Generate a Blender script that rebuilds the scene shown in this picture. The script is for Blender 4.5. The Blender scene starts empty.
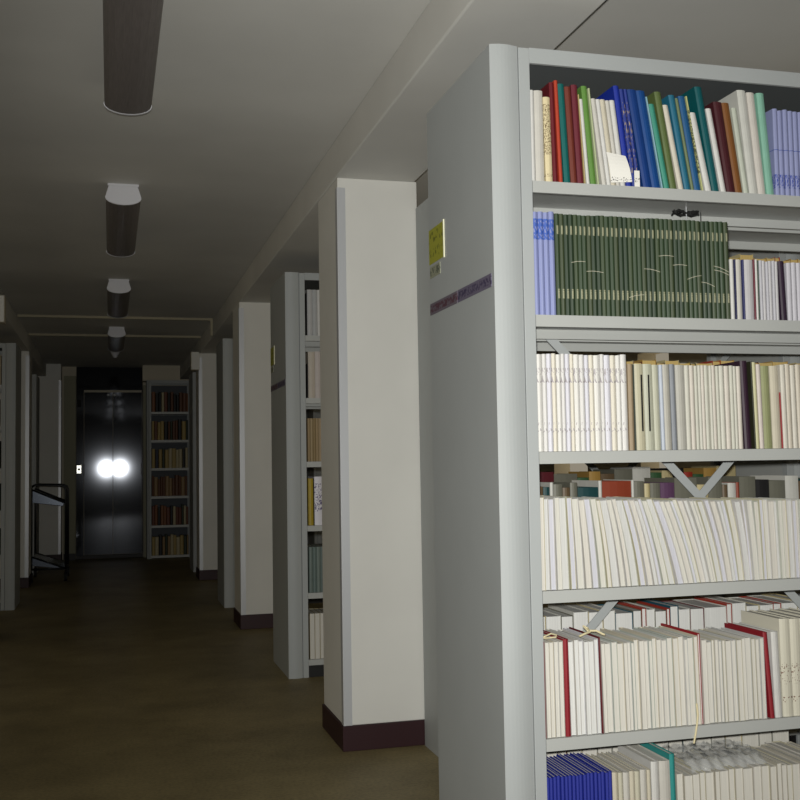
import bpy, bmesh, math, random
from mathutils import Vector, Matrix
random.seed(7)
COL = bpy.context.scene.collection
H = 1.2                      # height of the eye above the floor

# ------------------------------------------------------------------ materials
def lin(c):
    return tuple(((v/255)/12.92 if v/255 <= 0.04045 else ((v/255+0.055)/1.055)**2.4) for v in c) + (1,)
MATS = {}
def mat(name, rgb, rough=0.6, metal=0.0, noise=0.0, scale=8.0, coat=0.0, bump=0.0, stretch=None):
    if name in MATS: return MATS[name]
    m = bpy.data.materials.new(name); m.use_nodes = True
    nt = m.node_tree; b = nt.nodes['Principled BSDF']
    b.inputs['Roughness'].default_value = rough; b.inputs['Metallic'].default_value = metal
    b.inputs['Coat Weight'].default_value = coat
    c = lin(rgb); b.inputs['Base Color'].default_value = c
    if noise or bump:
        tc = nt.nodes.new('ShaderNodeTexCoord'); mp = nt.nodes.new('ShaderNodeMapping')
        n = nt.nodes.new('ShaderNodeTexNoise'); n.inputs['Scale'].default_value = scale; n.inputs['Detail'].default_value = 6
        if stretch: mp.inputs['Scale'].default_value = stretch
        nt.links.new(tc.outputs['Object'], mp.inputs[0]); nt.links.new(mp.outputs[0], n.inputs['Vector'])
        if noise:
            r = nt.nodes.new('ShaderNodeValToRGB')
            r.color_ramp.elements[0].position = 0.3; r.color_ramp.elements[1].position = 0.7
            r.color_ramp.elements[0].color = tuple(v*(1-noise) for v in c[:3]) + (1,)
            r.color_ramp.elements[1].color = tuple(min(1, v*(1+noise)) for v in c[:3]) + (1,)
            nt.links.new(n.outputs['Fac'], r.inputs[0]); nt.links.new(r.outputs[0], b.inputs['Base Color'])
        if bump:
            bp = nt.nodes.new('ShaderNodeBump'); bp.inputs['Strength'].default_value = bump; bp.inputs['Distance'].default_value = 0.01
            nt.links.new(n.outputs['Fac'], bp.inputs['Height']); nt.links.new(bp.outputs[0], b.inputs['Normal'])
    b.inputs['Specular IOR Level'].default_value = 0.35 if not metal else 0.5
    MATS[name] = m; return m

def mat_marks(name, rgb, ink, bands, density=0.5, scale=(330, 330, 240), rough=0.5, rules=(), half=None):
    """cover colour with rows of small printed marks inside bands of the height"""
    if name in MATS: return MATS[name]
    m = bpy.data.materials.new(name); m.use_nodes = True
    nt = m.node_tree; b = nt.nodes['Principled BSDF']; b.inputs['Roughness'].default_value = rough
    L = nt.links.new
    tc = nt.nodes.new('ShaderNodeTexCoord'); sp = nt.nodes.new('ShaderNodeSeparateXYZ'); L(tc.outputs['Object'], sp.inputs[0])
    mp = nt.nodes.new('ShaderNodeMapping'); mp.inputs['Scale'].default_value = scale; L(tc.outputs['Object'], mp.inputs[0])
    n = nt.nodes.new('ShaderNodeTexNoise'); n.inputs['Scale'].default_value = 1.0; n.inputs['Detail'].default_value = 1; L(mp.outputs[0], n.inputs['Vector'])
    def math_(op, a, bb):
        q = nt.nodes.new('ShaderNodeMath'); q.operation = op
        for i, v in enumerate((a, bb)):
            if isinstance(v, (int, float)): q.inputs[i].default_value = v
            else: L(v, q.inputs[i])
        return q.outputs[0]
    ntex = math_('GREATER_THAN', n.outputs['Fac'], 1-density)
    if half:
        ab = nt.nodes.new('ShaderNodeMath'); ab.operation = 'ABSOLUTE'; L(sp.outputs['X'], ab.inputs[0])
        ntex = math_('MULTIPLY', ntex, math_('LESS_THAN', ab.outputs[0], half))
    tot = None
    for z0, z1 in bands:
        f = math_('MULTIPLY', math_('GREATER_THAN', sp.outputs['Z'], z0), math_('LESS_THAN', sp.outputs['Z'], z1))
        f = math_('MULTIPLY', f, ntex)
        tot = f if tot is None else math_('MAXIMUM', tot, f)
    for z0, z1 in rules:
        f = math_('MULTIPLY', math_('GREATER_THAN', sp.outputs['Z'], z0), math_('LESS_THAN', sp.outputs['Z'], z1))
        tot = f if tot is None else math_('MAXIMUM', tot, f)
    mx = nt.nodes.new('ShaderNodeMix'); mx.data_type = 'RGBA'
    L(tot, mx.inputs['Factor']); mx.inputs['A'].default_value = lin(rgb); mx.inputs['B'].default_value = lin(ink)
    L(mx.outputs['Result'], b.inputs['Base Color'])
    MATS[name] = m; return m

STEEL = mat('grey_enamelled_steel', (166, 170, 171), 0.55, noise=0.03, scale=3, bump=0.02)
UNDER = mat('dark_steel_underside', (88, 92, 94), 0.7)  # plain darker grey for the top panel
BACKS = mat('dark_back_sheet', (78, 82, 88), 0.6)
STEEL2 = mat('grey_enamel_shelf', (176, 178, 176), 0.4, noise=0.02, scale=5)
PLASTER = mat('white_painted_plaster', (216, 215, 210), 0.85, noise=0.04, scale=2.5, bump=0.12)
CEILM = mat('ceiling_paint', (205, 204, 200), 0.9, noise=0.06, scale=1.6, bump=0.15)
WALLM = mat('wall_paint', (198, 190, 172), 0.9, noise=0.05, scale=2)
GUARD = mat('corner_guard_metal', (196, 198, 202), 0.35, metal=0.25)
SKIRT = mat('maroon_skirting_paint', (46, 19, 24), 0.5)
DARKM = mat('dark_paint', (24, 23, 24), 0.5)
STRIPG = mat('dark_seam', (60, 62, 60), 0.8)
TUBEM = mat('dark_trolley_tube', (38, 40, 42), 0.35, metal=0.5)
TRAYM = mat('trolley_tray_steel', (70, 75, 84), 0.25, metal=0.8)
RUBBER = mat('black_rubber', (18, 18, 18), 0.7)
PAGES = mat('page_edges', (210, 207, 199), 0.9, noise=0.13, scale=1.0, stretch=(900, 6, 6))
PAGES_W = mat('white_page_edges', (214, 214, 212), 0.9, noise=0.12, scale=1.0, stretch=(900, 6, 6))
PAGES_T = mat('warm_lit_page_edges', (190, 164, 104), 0.9, noise=0.1, scale=1.0, stretch=(700, 6, 6))  # warm window light on the rear books, painted into the page colour
LIGHTB = mat('lamp_prismatic_cover', (112, 106, 104), 0.45, noise=0.12, scale=1.0, stretch=(300, 14, 14))
LIGHTC = mat('lamp_end_cap', (206, 206, 212), 0.5)
LIFTM = mat('dark_brushed_lift_steel', (60, 62, 67), 0.062, metal=0.85)

def floor_mat():
    m = bpy.data.materials.new('worn_brown_terrazzo_floor'); m.use_nodes = True
    nt = m.node_tree; b = nt.nodes['Principled BSDF']; L = nt.links.new
    b.inputs['Roughness'].default_value = 0.55
    b.inputs['Specular IOR Level'].default_value = 0.3
    tc = nt.nodes.new('ShaderNodeTexCoord')
    n = nt.nodes.new('ShaderNodeTexNoise'); n.inputs['Scale'].default_value = 2.2; n.inputs['Detail'].default_value = 8; n.inputs['Roughness'].default_value = 0.65
    n2 = nt.nodes.new('ShaderNodeTexNoise'); n2.inputs['Scale'].default_value = 70; n2.inputs['Detail'].default_value = 3
    L(tc.outputs['Object'], n.inputs['Vector']); L(tc.outputs['Object'], n2.inputs['Vector'])
    r = nt.nodes.new('ShaderNodeValToRGB'); e = r.color_ramp.elements
    e[0].position = 0.32; e[0].color = lin((116, 104, 72)); e[1].position = 0.7; e[1].color = lin((150, 136, 98))
    L(n.outputs['Fac'], r.inputs[0])
    mx = nt.nodes.new('ShaderNodeMix'); mx.data_type = 'RGBA'; mx.blend_type = 'MULTIPLY'; mx.inputs['Factor'].default_value = 0.35
    L(r.outputs[0], mx.inputs['A'])
    r2 = nt.nodes.new('ShaderNodeValToRGB'); r2.color_ramp.elements[0].position = 0.35; r2.color_ramp.elements[1].position = 0.6
    r2.color_ramp.elements[0].color = (0.35, 0.35, 0.35, 1)
    L(n2.outputs['Fac'], r2.inputs[0]); L(r2.outputs[0], mx.inputs['B']); L(mx.outputs['Result'], b.inputs['Base Color'])
    return m
FLOORM = floor_mat()

# ------------------------------------------------------------------ mesh helpers
def box(bm, x0, x1, y0, y1, z0, z1):
    v = [bm.verts.new((x, y, z)) for z in (z0, z1) for y in (y0, y1) for x in (x0, x1)]
    for f in ((0,2,3,1), (4,5,7,6), (0,1,5,4), (2,6,7,3), (0,4,6,2), (1,3,7,5)):
        bm.faces.new([v[i] for i in f])
def prism(bm, pts, z0, z1, segs=1, bend=None):
    """closed XY outline (counter-clockwise) extruded up, optionally bent sideways"""
    rings = []
    for k in range(segs+1):
        t = k/segs; z = z0+(z1-z0)*t; dx = bend(z) if bend else 0
        rings.append([bm.verts.new((x+dx, y, z)) for x, y in pts])
    n = len(pts)
    for a, b in zip(rings, rings[1:]):
        for i in range(n):
            j = (i+1) % n; bm.faces.new((a[i], a[j], b[j], b[i]))
    bm.faces.new(list(reversed(rings[0]))); bm.faces.new(rings[-1])
def prism_y(bm, pts, y0, y1):
    """closed XZ outline extruded along Y"""
    a = [bm.verts.new((x, y0, z)) for x, z in pts]; b = [bm.verts.new((x, y1, z)) for x, z in pts]
    n = len(pts)
    for i in range(n):
        j = (i+1) % n; bm.faces.new((a[i], a[j], b[j], b[i]))
    bm.faces.new(list(reversed(a))); bm.faces.new(b)
def tube(bm, pts, r, n=8):
    pts = [Vector(p) for p in pts]; rings = []
    for i, p in enumerate(pts):
        d = (pts[min(i+1, len(pts)-1)]-pts[max(i-1, 0)]).normalized()
        up = Vector((0, 0, 1)) if abs(d.z) < 0.9 else Vector((1, 0, 0))
        a = d.cross(up).normalized(); b = d.cross(a)
        rings.append([bm.verts.new(p+r*(math.cos(2*math.pi*k/n)*a+math.sin(2*math.pi*k/n)*b)) for k in range(n)])
    for p, q in zip(rings, rings[1:]):
        for i in range(n):
            j = (i+1) % n; bm.faces.new((p[i], p[j], q[j], q[i]))
    bm.faces.new(rings[0][::-1]); bm.faces.new(rings[-1])
def bar(bm, p, q, w, t, side=Vector((0, 1, 0))):
    """flat bar from p to q, w wide in the plane, t thick along side"""
    p, q = Vector(p), Vector(q); d = (q-p).normalized(); a = d.cross(side).normalized()*w/2; s = side.normalized()*t/2
    v = [bm.verts.new(o+i*a+j*s) for o in (p, q) for i in (-1, 1) for j in (-1, 1)]
    for f in ((0,1,3,2), (4,6,7,5), (0,4,5,1), (2,3,7,6), (0,2,6,4), (1,5,7,3)):
        bm.faces.new([v[i] for i in f])
def obj(name, bm, m, parent=None, bevel=0, smooth=False, seg=2):
    bmesh.ops.recalc_face_normals(bm, faces=bm.faces)
    if bevel:
        bmesh.ops.bevel(bm, geom=[e for e in bm.edges], offset=bevel, segments=seg, affect='EDGES', profile=0.5)
    me = bpy.data.meshes.new(name); bm.to_mesh(me); bm.free()
    for mm in (m if isinstance(m, (list, tuple)) else [m]): me.materials.append(mm)
    if smooth:
        for p in me.polygons: p.use_smooth = True
    o = bpy.data.objects.new(name, me); COL.objects.link(o)
    if parent: o.parent = parent
    return o
def bx(name, dims, m, parent=None, bevel=0):
    bm = bmesh.new(); box(bm, *dims); return obj(name, bm, m, parent, bevel)
def tag(o, label=None, cat=None, group=None, kind=None):
    if label: o['label'] = label
    if cat: o['category'] = cat
    if group: o['group'] = group
    if kind: o['kind'] = kind
    return o
def thing(name, loc, label, cat, group=None):
    o = bpy.data.objects.new(name, None); COL.objects.link(o); o.location = loc; o.empty_display_size = 0.05
    return tag(o, label, cat, group)
def struct(name, dims, m, bevel=0):
    return tag(bx(name, dims, m, None, bevel), kind='structure')

# ------------------------------------------------------------------ the room
CEIL = 1.42+H; BEAM = 1.255+H
struct('floor', (-5.2, 5.2, -2.5, 15.4, -0.1, 0), FLOORM)
struct('ceiling', (-5.2, 5.2, -2.5, 15.4, CEIL, CEIL+0.1), CEILM)
struct('wall_back', (-5.2, 5.2, -2.6, -2.5, 0, CEIL), WALLM)
WY = 15.15                                     # face of the end wall
bm = bmesh.new(); box(bm, -5.2, -0.445, WY, WY+0.12, 0, CEIL); box(bm, 0.44, 5.2, WY, WY+0.12, 0, CEIL); box(bm, -0.445, 0.44, WY+0.1, WY+0.12, 0, CEIL)
tag(obj('wall_end', bm, WALLM), kind='structure')
WIN = [(3.95, 5.0), (5.15, 6.0), (6.8, 7.95), (8.8, 9.4), (10.6, 11.5)]
for side, sx in (('left', -1), ('right', 1)):
    bm = bmesh.new(); xa, xb = sorted((sx*5.0, sx*5.2)); cur = -2.5
    for a, b in WIN:
        box(bm, xa, xb, cur, a, 0, CEIL); box(bm, xa, xb, a, b, 0, 0.85); box(bm, xa, xb, a, b, 2.25, CEIL); cur = b
    box(bm, xa, xb, cur, 15.3, 0, CEIL)
    tag(obj('wall_'+side, bm, WALLM), kind='structure')
# beams carried by the two rows of pillars
for name, x0, x1 in (('trim_1', 0.947, 1.307), ('trim_2', -1.177, -0.817)):
    struct(name, (x0, x1, -2.5, WY, BEAM, CEIL), CEILM, 0.006)

def pillar(x, y, label, guard_side=-1, w=0.36, d=0.44):
    t = thing('pillar', (x, y, 0), label, 'pillar', 'pillars along the aisle')
    bx('shaft', (0, w, 0, d, 0.105, BEAM), PLASTER, t, 0.004)
    gx = 0 if guard_side < 0 else w
    s = -guard_side
    bm = bmesh.new()
    xa, xb = sorted((gx-s*0.0035, gx+s*0.034)); box(bm, xa, xb, -0.0035, 0.0005, 0.106, BEAM-0.045)
    xa, xb = sorted((gx-s*0.0035, gx+s*0.0005)); box(bm, xa, xb, 0.0005, 0.034, 0.106, BEAM-0.045)
    g = obj('corner_guard', bm, GUARD, t); g['label'] = 'pale metal corner guard strip'
    sk = bx('skirting', (-0.008, w+0.008, -0.008, d+0.008, 0, 0.105), SKIRT, t, 0.002); sk['label'] = 'dark maroon skirting block'
    return t
pillar(0.954, 4.46, 'white square pillar with maroon skirting between the nearest bookcase and the next one')
pillar(0.944, 8.02, 'white square pillar on the right behind the second bookcase, its maroon skirting half hidden')
pillar(0.935, 11.69, 'farthest white pillar on the right side of the aisle, near the small end bookcase')
pillar(-1.177, 8.02, 'white pillar on the left side of the aisle, nearest of the left row', 1)
pillar(-1.177, 11.69, 'slim-looking white pillar on the left side behind the book trolley', 1)

# ------------------------------------------------------------------ steel bookcases
LEV = [1.962, 1.597, 1.229, 0.861, 0.477, 0.10]
def bookcase(label, x0, x1, y0, depth=0.59, top=2.33, levels=LEV, brace=True, single=False, marks=True, aisle=-1, group='double-sided steel bookcases along the aisle', open_bottom=False):
    """origin at the front left foot; end casings 85 mm thick with gently bowed front edges"""
    t = thing('bookcase', (x0, y0, 0), label, 'bookcase', group)
    W = x1-x0; cw = 0.081 if not single else 0.03; pw = 0.034 if not single else 0.03
    for s in (0, 1):
        X = (lambda v: v) if s == 0 else (lambda v: W-v)
        pts = [(0, 0.010)]
        n = 8
        for i in range(n+1):
            a = i/n; pts.append((cw*a, 0.003-0.009*math.sin(math.pi*min(1, a*0.97+0.03))))
        pts += [(cw, depth-0.004)]
        for i in range(1, n+1):
            a = 1-i/n; pts.append((cw*a, depth-0.003+0.009*math.sin(math.pi*min(1, a*0.97+0.03))))
        pts = [(X(a), b) for a, b in pts]
        bm = bmesh.new(); prism(bm, pts, 0.0, top)
        obj('end_panel', bm, STEEL, t)
        for ya, yb in ((0, 0.035), (depth-0.035, depth)):
            xa, xb = sorted((X(cw+0.002), X(cw+pw)))
            bx('post', (xa, xb, ya, yb, 0, top-0.002), STEEL, t, 0.0015)
        bm = bmesh.new(); xa, xb = sorted((X(cw+0.0005), X(cw+0.006))); box(bm, xa, xb, 0.036, depth-0.036, 0.0, top-0.03)
        obj('side_sheet', bm, STEEL2, t)
    xi0, xi1 = cw+pw, W-cw-pw
    bm = bmesh.new(); box(bm, xi0, xi1, 0.0, 0.012, top-0.043, top); obj('header', bm, STEEL, t, 0.0015)
    bm = bmesh.new(); box(bm, xi0, xi1, depth-0.012, depth, top-0.043, top); obj('header', bm, STEEL, t, 0.0015)
    bm = bmesh.new(); box(bm, xi0, xi1, 0.0125, depth-0.0125, top-0.008, top-0.004); obj('top_panel', bm, UNDER, t)
    rows = ((0.0, depth/2-0.02), (depth/2+0.02, depth)) if not single else ((0.0, depth),)
    for z in levels:
        for ya, yb in rows:
            bm = bmesh.new(); g = 0.0006
            prof = [(ya, z-0.032), (ya, z), (yb, z), (yb, z-0.032), (yb-0.012, z-0.032), (yb-0.012, z-0.029), (yb-0.003, z-0.029), (yb-0.003, z-0.003),
                    (ya+0.003, z-0.003), (ya+0.003, z-0.029), (ya+0.012, z-0.029), (ya+0.012, z-0.032)]
            a = [bm.verts.new((xi0+g, y, zz)) for y, zz in prof]; b = [bm.verts.new((xi1-g, y, zz)) for y, zz in prof]; n = len(prof)
            for i in range(n):
                j = (i+1) % n; bm.faces.new((a[i], a[j], b[j], b[i]))
            bm.faces.new(a); bm.faces.new(b[::-1])
            obj('shelf', bm, STEEL2, t)
    if not open_bottom:
        bm = bmesh.new(); box(bm, xi0, xi1, 0.012, 0.018, 0.0, levels[-1]-0.034); obj('kick_plate', bm, DARKM, t)
    if brace:
        cx = (xi0+xi1)/2; hw = (xi1-xi0)/2-0.005; cz = -0.115+H; yb = depth/2
        for sgn, dy in ((1, -0.004), (-1, 0.004)):
            bm = bmesh.new(); bar(bm, (cx-hw, yb+dy, cz+sgn*hw), (cx+hw, yb+dy, cz-sgn*hw), 0.026, 0.003)
            obj('cross_brace', bm, STEEL, t)
    if single:
        bx('back_panel', (0.02, W-0.02, depth-0.003, depth, 0.02, top-0.05), BACKS, t)
    return t
case_a = bookcase('nearest grey steel bookcase on the right, crammed with books and journals', 0.986, 2.52, 2.63)
case_b = bookcase('grey steel bookcase beside the nearest white pillar, mostly hidden behind the front bookcase', 1.302, 2.84, 3.855)
case_c = bookcase('second grey bookcase facing the aisle, seen left of the nearest white pillar', 0.979, 2.52, 6.06)
bookcase('grey bookcase end on the right just behind the second white pillar', 0.95, 2.49, 9.3, brace=False)
bookcase('farthest steel bookcase on the right side, behind the third white pillar', 0.935, 2.48, 12.62, brace=False)
bookcase('grey bookcase end at the left edge of the picture with reddish books', -2.34, -0.80, 9.87, brace=False)
bookcase('dim bookcase end on the left behind the book trolley and the far left pillar', -2.36, -0.83, 13.05, brace=False)
FL = [0.775+H, 0.393+H, 0.013+H, -0.365+H, -0.756+H, -1.159+H]
case_w = bookcase('small grey bookcase against the end wall to the right of the lift doors', 0.478, 1.095, 14.72, depth=0.32, top=1.205+H, levels=FL, brace=False, single=True, group=None, open_bottom=True)

# ------------------------------------------------------------------ sign and labels on the end panels
YEL = mat_marks('yellow_notice', (158, 158, 52), (104, 108, 30), [(1.85, 1.885), (1.90, 1.935)], 0.42, (90, 90, 60))
PUR = mat_marks('purple_label', (104, 98, 118), (62, 54, 84), [(1.68, 1.702)], 0.5, (120, 95, 120))
PUR2 = mat_marks('purple_label_faded', (106, 98, 110), (84, 52, 66), [(1.68, 1.702)], 0.52, (120, 80, 120))
CLEAR = mat('clear_plastic_edge', (236, 234, 205), 0.3)
def end_signs(case):
    x, y0 = 0.0, 0.0
    p = bx('notice', (-0.0025, -0.0005, 0.43, 0.581, 1.835, 1.945), YEL, case); p['label'] = 'yellow paper notice'
    q = bx('clear_edge', (-0.004, -0.0005, 0.424, 0.4295, 1.831, 1.949), CLEAR, p); q['label'] = 'bright clear plastic edge'
    l = bx('paper_tag', (-0.0025, -0.0005, 0.47, 0.575, 1.79, 1.826), mat_marks('small_tag', (150, 152, 132), (90, 96, 84), [(1.795, 1.82)], 0.5, (110, 110, 90)), case); l['label'] = 'small pale tag'
    for ya, yb, m, w in ((0.02, 0.305, PUR, 'purple label strip'), (0.31, 0.58, PUR2, 'purple and red label strip')):
        o = bx('label_strip', (-0.0025, -0.0005, ya, yb, 1.673, 1.709), m, case); o['label'] = w
end_signs(case_a)
end_signs(case_c)

# ------------------------------------------------------------------ books
def book(x, y, z, w, h, d, lean=0.0, curve=0.0, cover=None, pages=None, style='spine', t=0.0012, face=1, parts=True, name='book'):
    """origin at the middle of the foot of the shown edge; face=-1 turns the book round"""
    c = x+w/2
    root = thing(name, (c, y, z), '', '')
    if face < 0: root.rotation_euler = (0, 0, math.pi)
    sg = face
    def bend(zz):
        u = zz/h
        return -sg*(lean*u+curve*math.sin(math.pi*u))
    segs = 5 if (lean or curve) else 1
    a, b = -w/2+0.0003, w/2-0.0003
    t = min(t, w*0.22)
    bm = bmesh.new()
    if style == 'spine':
        r = min(0.004, w*0.25)
        pts = [(a, d), (a, r)]+[(a+(b-a)*k/4, r*(1-math.sin(math.pi*k/4))) for k in (1, 2, 3)]+[(b, r), (b, d), (b-t, d), (b-t, r+t), (a+t, r+t), (a+t, d)]
        prism(bm, pts, 0, h, segs, bend)
    else:
        pts = [(a, d), (a, 0), (a+t, 0), (a+t, d-t), (b-t, d-t), (b-t, 0), (b, 0), (b, d)]
        prism(bm, pts, 0, h, segs, bend)
    obj('cover', bm, cover, root)
    bm = bmesh.new()
    if style == 'spine': y0_, y1_ = min(0.004, w*0.25)+t+0.0002, d-0.003
    else: y0_, y1_ = 0.0025, d-t-0.0002
    e = 0.0002
    prism(bm, [(a+t+e, y1_), (a+t+e, y0_), (b-t-e, y0_), (b-t-e, y1_)], 0.0005, h-0.003, segs, lambda zz: bend(zz))
    obj('page_block', bm, pages or PAGES, root)
    return root

def cmat(rgb, rough=0.5):
    g = sum(rgb)/3; rgb = tuple(int((g+(v-g)*0.84)*0.87) for v in rgb)
    return mat('cover_%d_%d_%d' % rgb, rgb, rough, noise=0.05, scale=20)
V_TOP = mat_marks('violet_cover_low_marks', (138, 144, 184), (54, 72, 156), [(0.022, 0.062)], 0.5, (300, 300, 110), rules=[(0.1335, 0.1355)])
V_LOW = mat_marks('violet_cover_high_marks', (134, 142, 188), (60, 92, 176), [(0.205, 0.262)], 0.55, (260, 260, 120), rules=())
GREENS = [mat_marks('green_cover_%d' % i, c, (150, 150, 122), [(0.046, 0.072), (0.222, 0.246)], 0.62, (90, 90, 420), half=0.0026) for i, c in enumerate([(50, 67, 45), (56, 70, 45), (44, 60, 42), (59, 70, 46)])]
WJ = [mat_marks('white_journal_%d' % i, c, (160, 154, 158), [(0.05, 0.078), (0.185, 0.225)], 0.42, (200, 200, 60)) for i, c in enumerate([(214, 212, 208), (208, 206, 204), (206, 205, 214), (212, 206, 192)])]
TXT = mat_marks('cream_cover_with_spine_text', (212, 198, 160), (110, 92, 62), [(0.075, 0.215), (0.014, 0.022)], 0.46, (420, 420, 330))
BARCODE = mat_marks('magazine_cover_small_print', (206, 202, 186), (120, 90, 76), [(0.09, 0.15), (0.04, 0.055)], 0.38, (200, 200, 160))
BLUEL = mat_marks('royal_blue_cover', (32, 44, 142), (120, 130, 190), [(0.02, 0.225)], 0.34, (160, 160, 30))
GOLDNAVY = mat_marks('navy_cover_gold_lines', (28, 48, 128), (170, 150, 100), [(0.02, 0.24)], 0.36, (500, 500, 60))
OLTXT = mat_marks('olive_text_cover', (176, 178, 120), (60, 66, 40), [(0.05, 0.23)], 0.5, (420, 420, 160))

SHELF_NAMES = ['top shelf', 'second shelf', 'third shelf', 'fourth shelf', 'fifth shelf', 'bottom shelf']
U = {0: (532.0, 599.8, 665.1, 728.1, 789.0), 1: (535.3, 603.5, 669.3, 732.7, 794.0), 2: (538.7, 607.4, 673.6, 737.4, 799.0),
     3: (542.1, 611.3, 677.9, 742.2, 804.2), 4: (545.8, 615.4, 682.5, 747.2, 809.6), 5: (549.4, 619.5, 687.1, 752.2, 815.0)}
def sx(row, u):           # distance along the shelf front, read off measurements every 200 mm
    t = U[row]; i = 0
    while i < 3 and u > t[i+1]: i += 1
    return 1.1+0.2*(i+(u-t[i])/(t[i+1]-t[i]))
ORD = ['first', 'second', 'third', 'fourth', 'fifth', 'sixth', 'seventh', 'eighth', 'ninth', 'tenth', 'eleventh', 'twelfth', 'thirteenth', 'fourteenth', 'fifteenth',
       'sixteenth', 'seventeenth', 'eighteenth', 'nineteenth', 'twentieth']
def label_row(items, where, group):
    """items: (object, description, shared?) from left to right; gives every one its own label, runs of look-alikes share"""
    cnt = {}
    for o, d, sh in items: cnt[d] = cnt.get(d, 0)+1
    seen = {}
    for i, (o, d, sh) in enumerate(items):
        if cnt[d] == 1: lab = '%s on %s' % (d, where)
        elif sh: lab = '%s in the row on %s' % (d, where)
        else:
            k = seen.get(d, 0); seen[d] = k+1
            if i == 0: lab = 'leftmost %s on %s' % (d, where)
            elif items[i-1][1] != d and cnt[items[i-1][1]] == 1: lab = '%s just right of the %s on %s' % (d, items[i-1][1], where)
            else: lab = '%s %s from the left on %s' % (ORD[min(k, 19)], d, where)
        if len(lab.split()) > 16: lab = '%s %s from the left on %s' % (ORD[min(seen.get(d, 1)-1, 19)], d, where)
        words = lab.split()
        o['label'] = ' '.join(words)
        if 'journal' in d or 'magazine' in d or 'issue' in d: o['category'] = 'journal'
        else: o['category'] = 'book'
        o['group'] = group if not sh else d+'s on '+where
DEPTH = 0.2
def fill(row, items, z):
    """items: (desc, material, left, right, lean px, height m, style, shared, curve)"""
    out = []; prev_end = -9; prev_lean = 0
    for k, it in enumerate(items):
        d, m, ul, ur, shift, h = it[:6]; style = it[6] if len(it) > 6 else 'spine'; sh = it[7] if len(it) > 7 else False
        curve = it[8] if len(it) > 8 else 0; pg = it[9] if len(it) > 9 else None
        xl, xr = sx(row, ul), sx(row, ur)
        lean = max(0, (shift-2)/350)
        w = xr-xl-0.0003
        if k+1 < len(items):                       # a book that leans less than its right neighbour needs room at the top
            nx = items[k+1]; hm = min(h, nx[5])
            la = lean/h; lb = max(0, (nx[4]-2)/350)/nx[5]
            cb = (nx[8] if len(nx) > 8 else 0)-curve
            for f in (0.3, 0.5, 0.7, 1.0):
                room = (sx(row, nx[2])-lb*hm*f)-(xl-la*hm*f)-cb*math.sin(math.pi*f)
                w = max(min(w, room-0.0003), 0.5*w)
        yj = random.uniform(0, 0.008 if style == 'fore' else 0.004)
        o = book(xl, 2.634+yj, z, w, h, DEPTH+random.uniform(-0.01, 0.005), lean, curve, m if not isinstance(m, tuple) else cmat(m), pg, style,
                 0.0016 if style == 'spine' and w > 0.012 else 0.0008, name='journal' if ('journal' in d or 'magazine' in d) else 'book')
        out.append((o, d, sh))
    return out
def run(desc, mats, u0, u1, n, shift, h, style='spine', shared=True, jit=0.0, pages=None, hj=0.002):
    res = []; wts = [random.uniform(1-jit, 1+jit) for _ in range(n)]; s = sum(wts); u = u0
    for i, w in enumerate(wts):
        v = u+(u1-u0)*w/s
        sh_ = shift(u) if callable(shift) else shift
        res.append((desc, mats[i % len(mats)] if not callable(mats) else mats(i), u, v-0.12, sh_, h+random.uniform(-hj, hj)*(2.2 if style == 'fore' else 1), style, shared, 0, pages)); u = v
    return res
W1 = (232, 230, 226); W2 = (222, 218, 208); CR = (226, 216, 192)
top = [
 ('narrow white book', W1, 532.6, 537.0, 2, .252), ('wider off-white book', W2, 537.2, 546.6, 2, .252), ('cream book with brown spine lettering', TXT, 546.8, 554, 3, .235),
 ('deep red book', (122, 20, 32), 554.4, 559.8, 4, .278), ('bright orange-red book', (214, 64, 34), 560.2, 564.6, 5, .284), ('teal green book', (0, 112, 108), 565.4, 571.8, 6.5, .276),
 ('reddish brown book', (134, 54, 40), 572.4, 578.6, 6.5, .27), ('dull maroon book', (124, 34, 50), 578.8, 585.2, 6.5, .276), ('thin yellow-edged book', (214, 192, 120), 585.6, 587.6, 6.5, .25),
 ('slim white book beside the green one', W1, 588, 592, 7.5, .238), ('leaf green book', (104, 160, 62), 592.4, 598.4, 9.5, .276), ('pale green-cream book', (196, 208, 158), 598.8, 602.8, 9.5, .27),
]
top += run('thin white journal with pale spine', [W2, W1, CR], 603.4, 627.4, 5, 11.5, .242, jit=.2)
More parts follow.
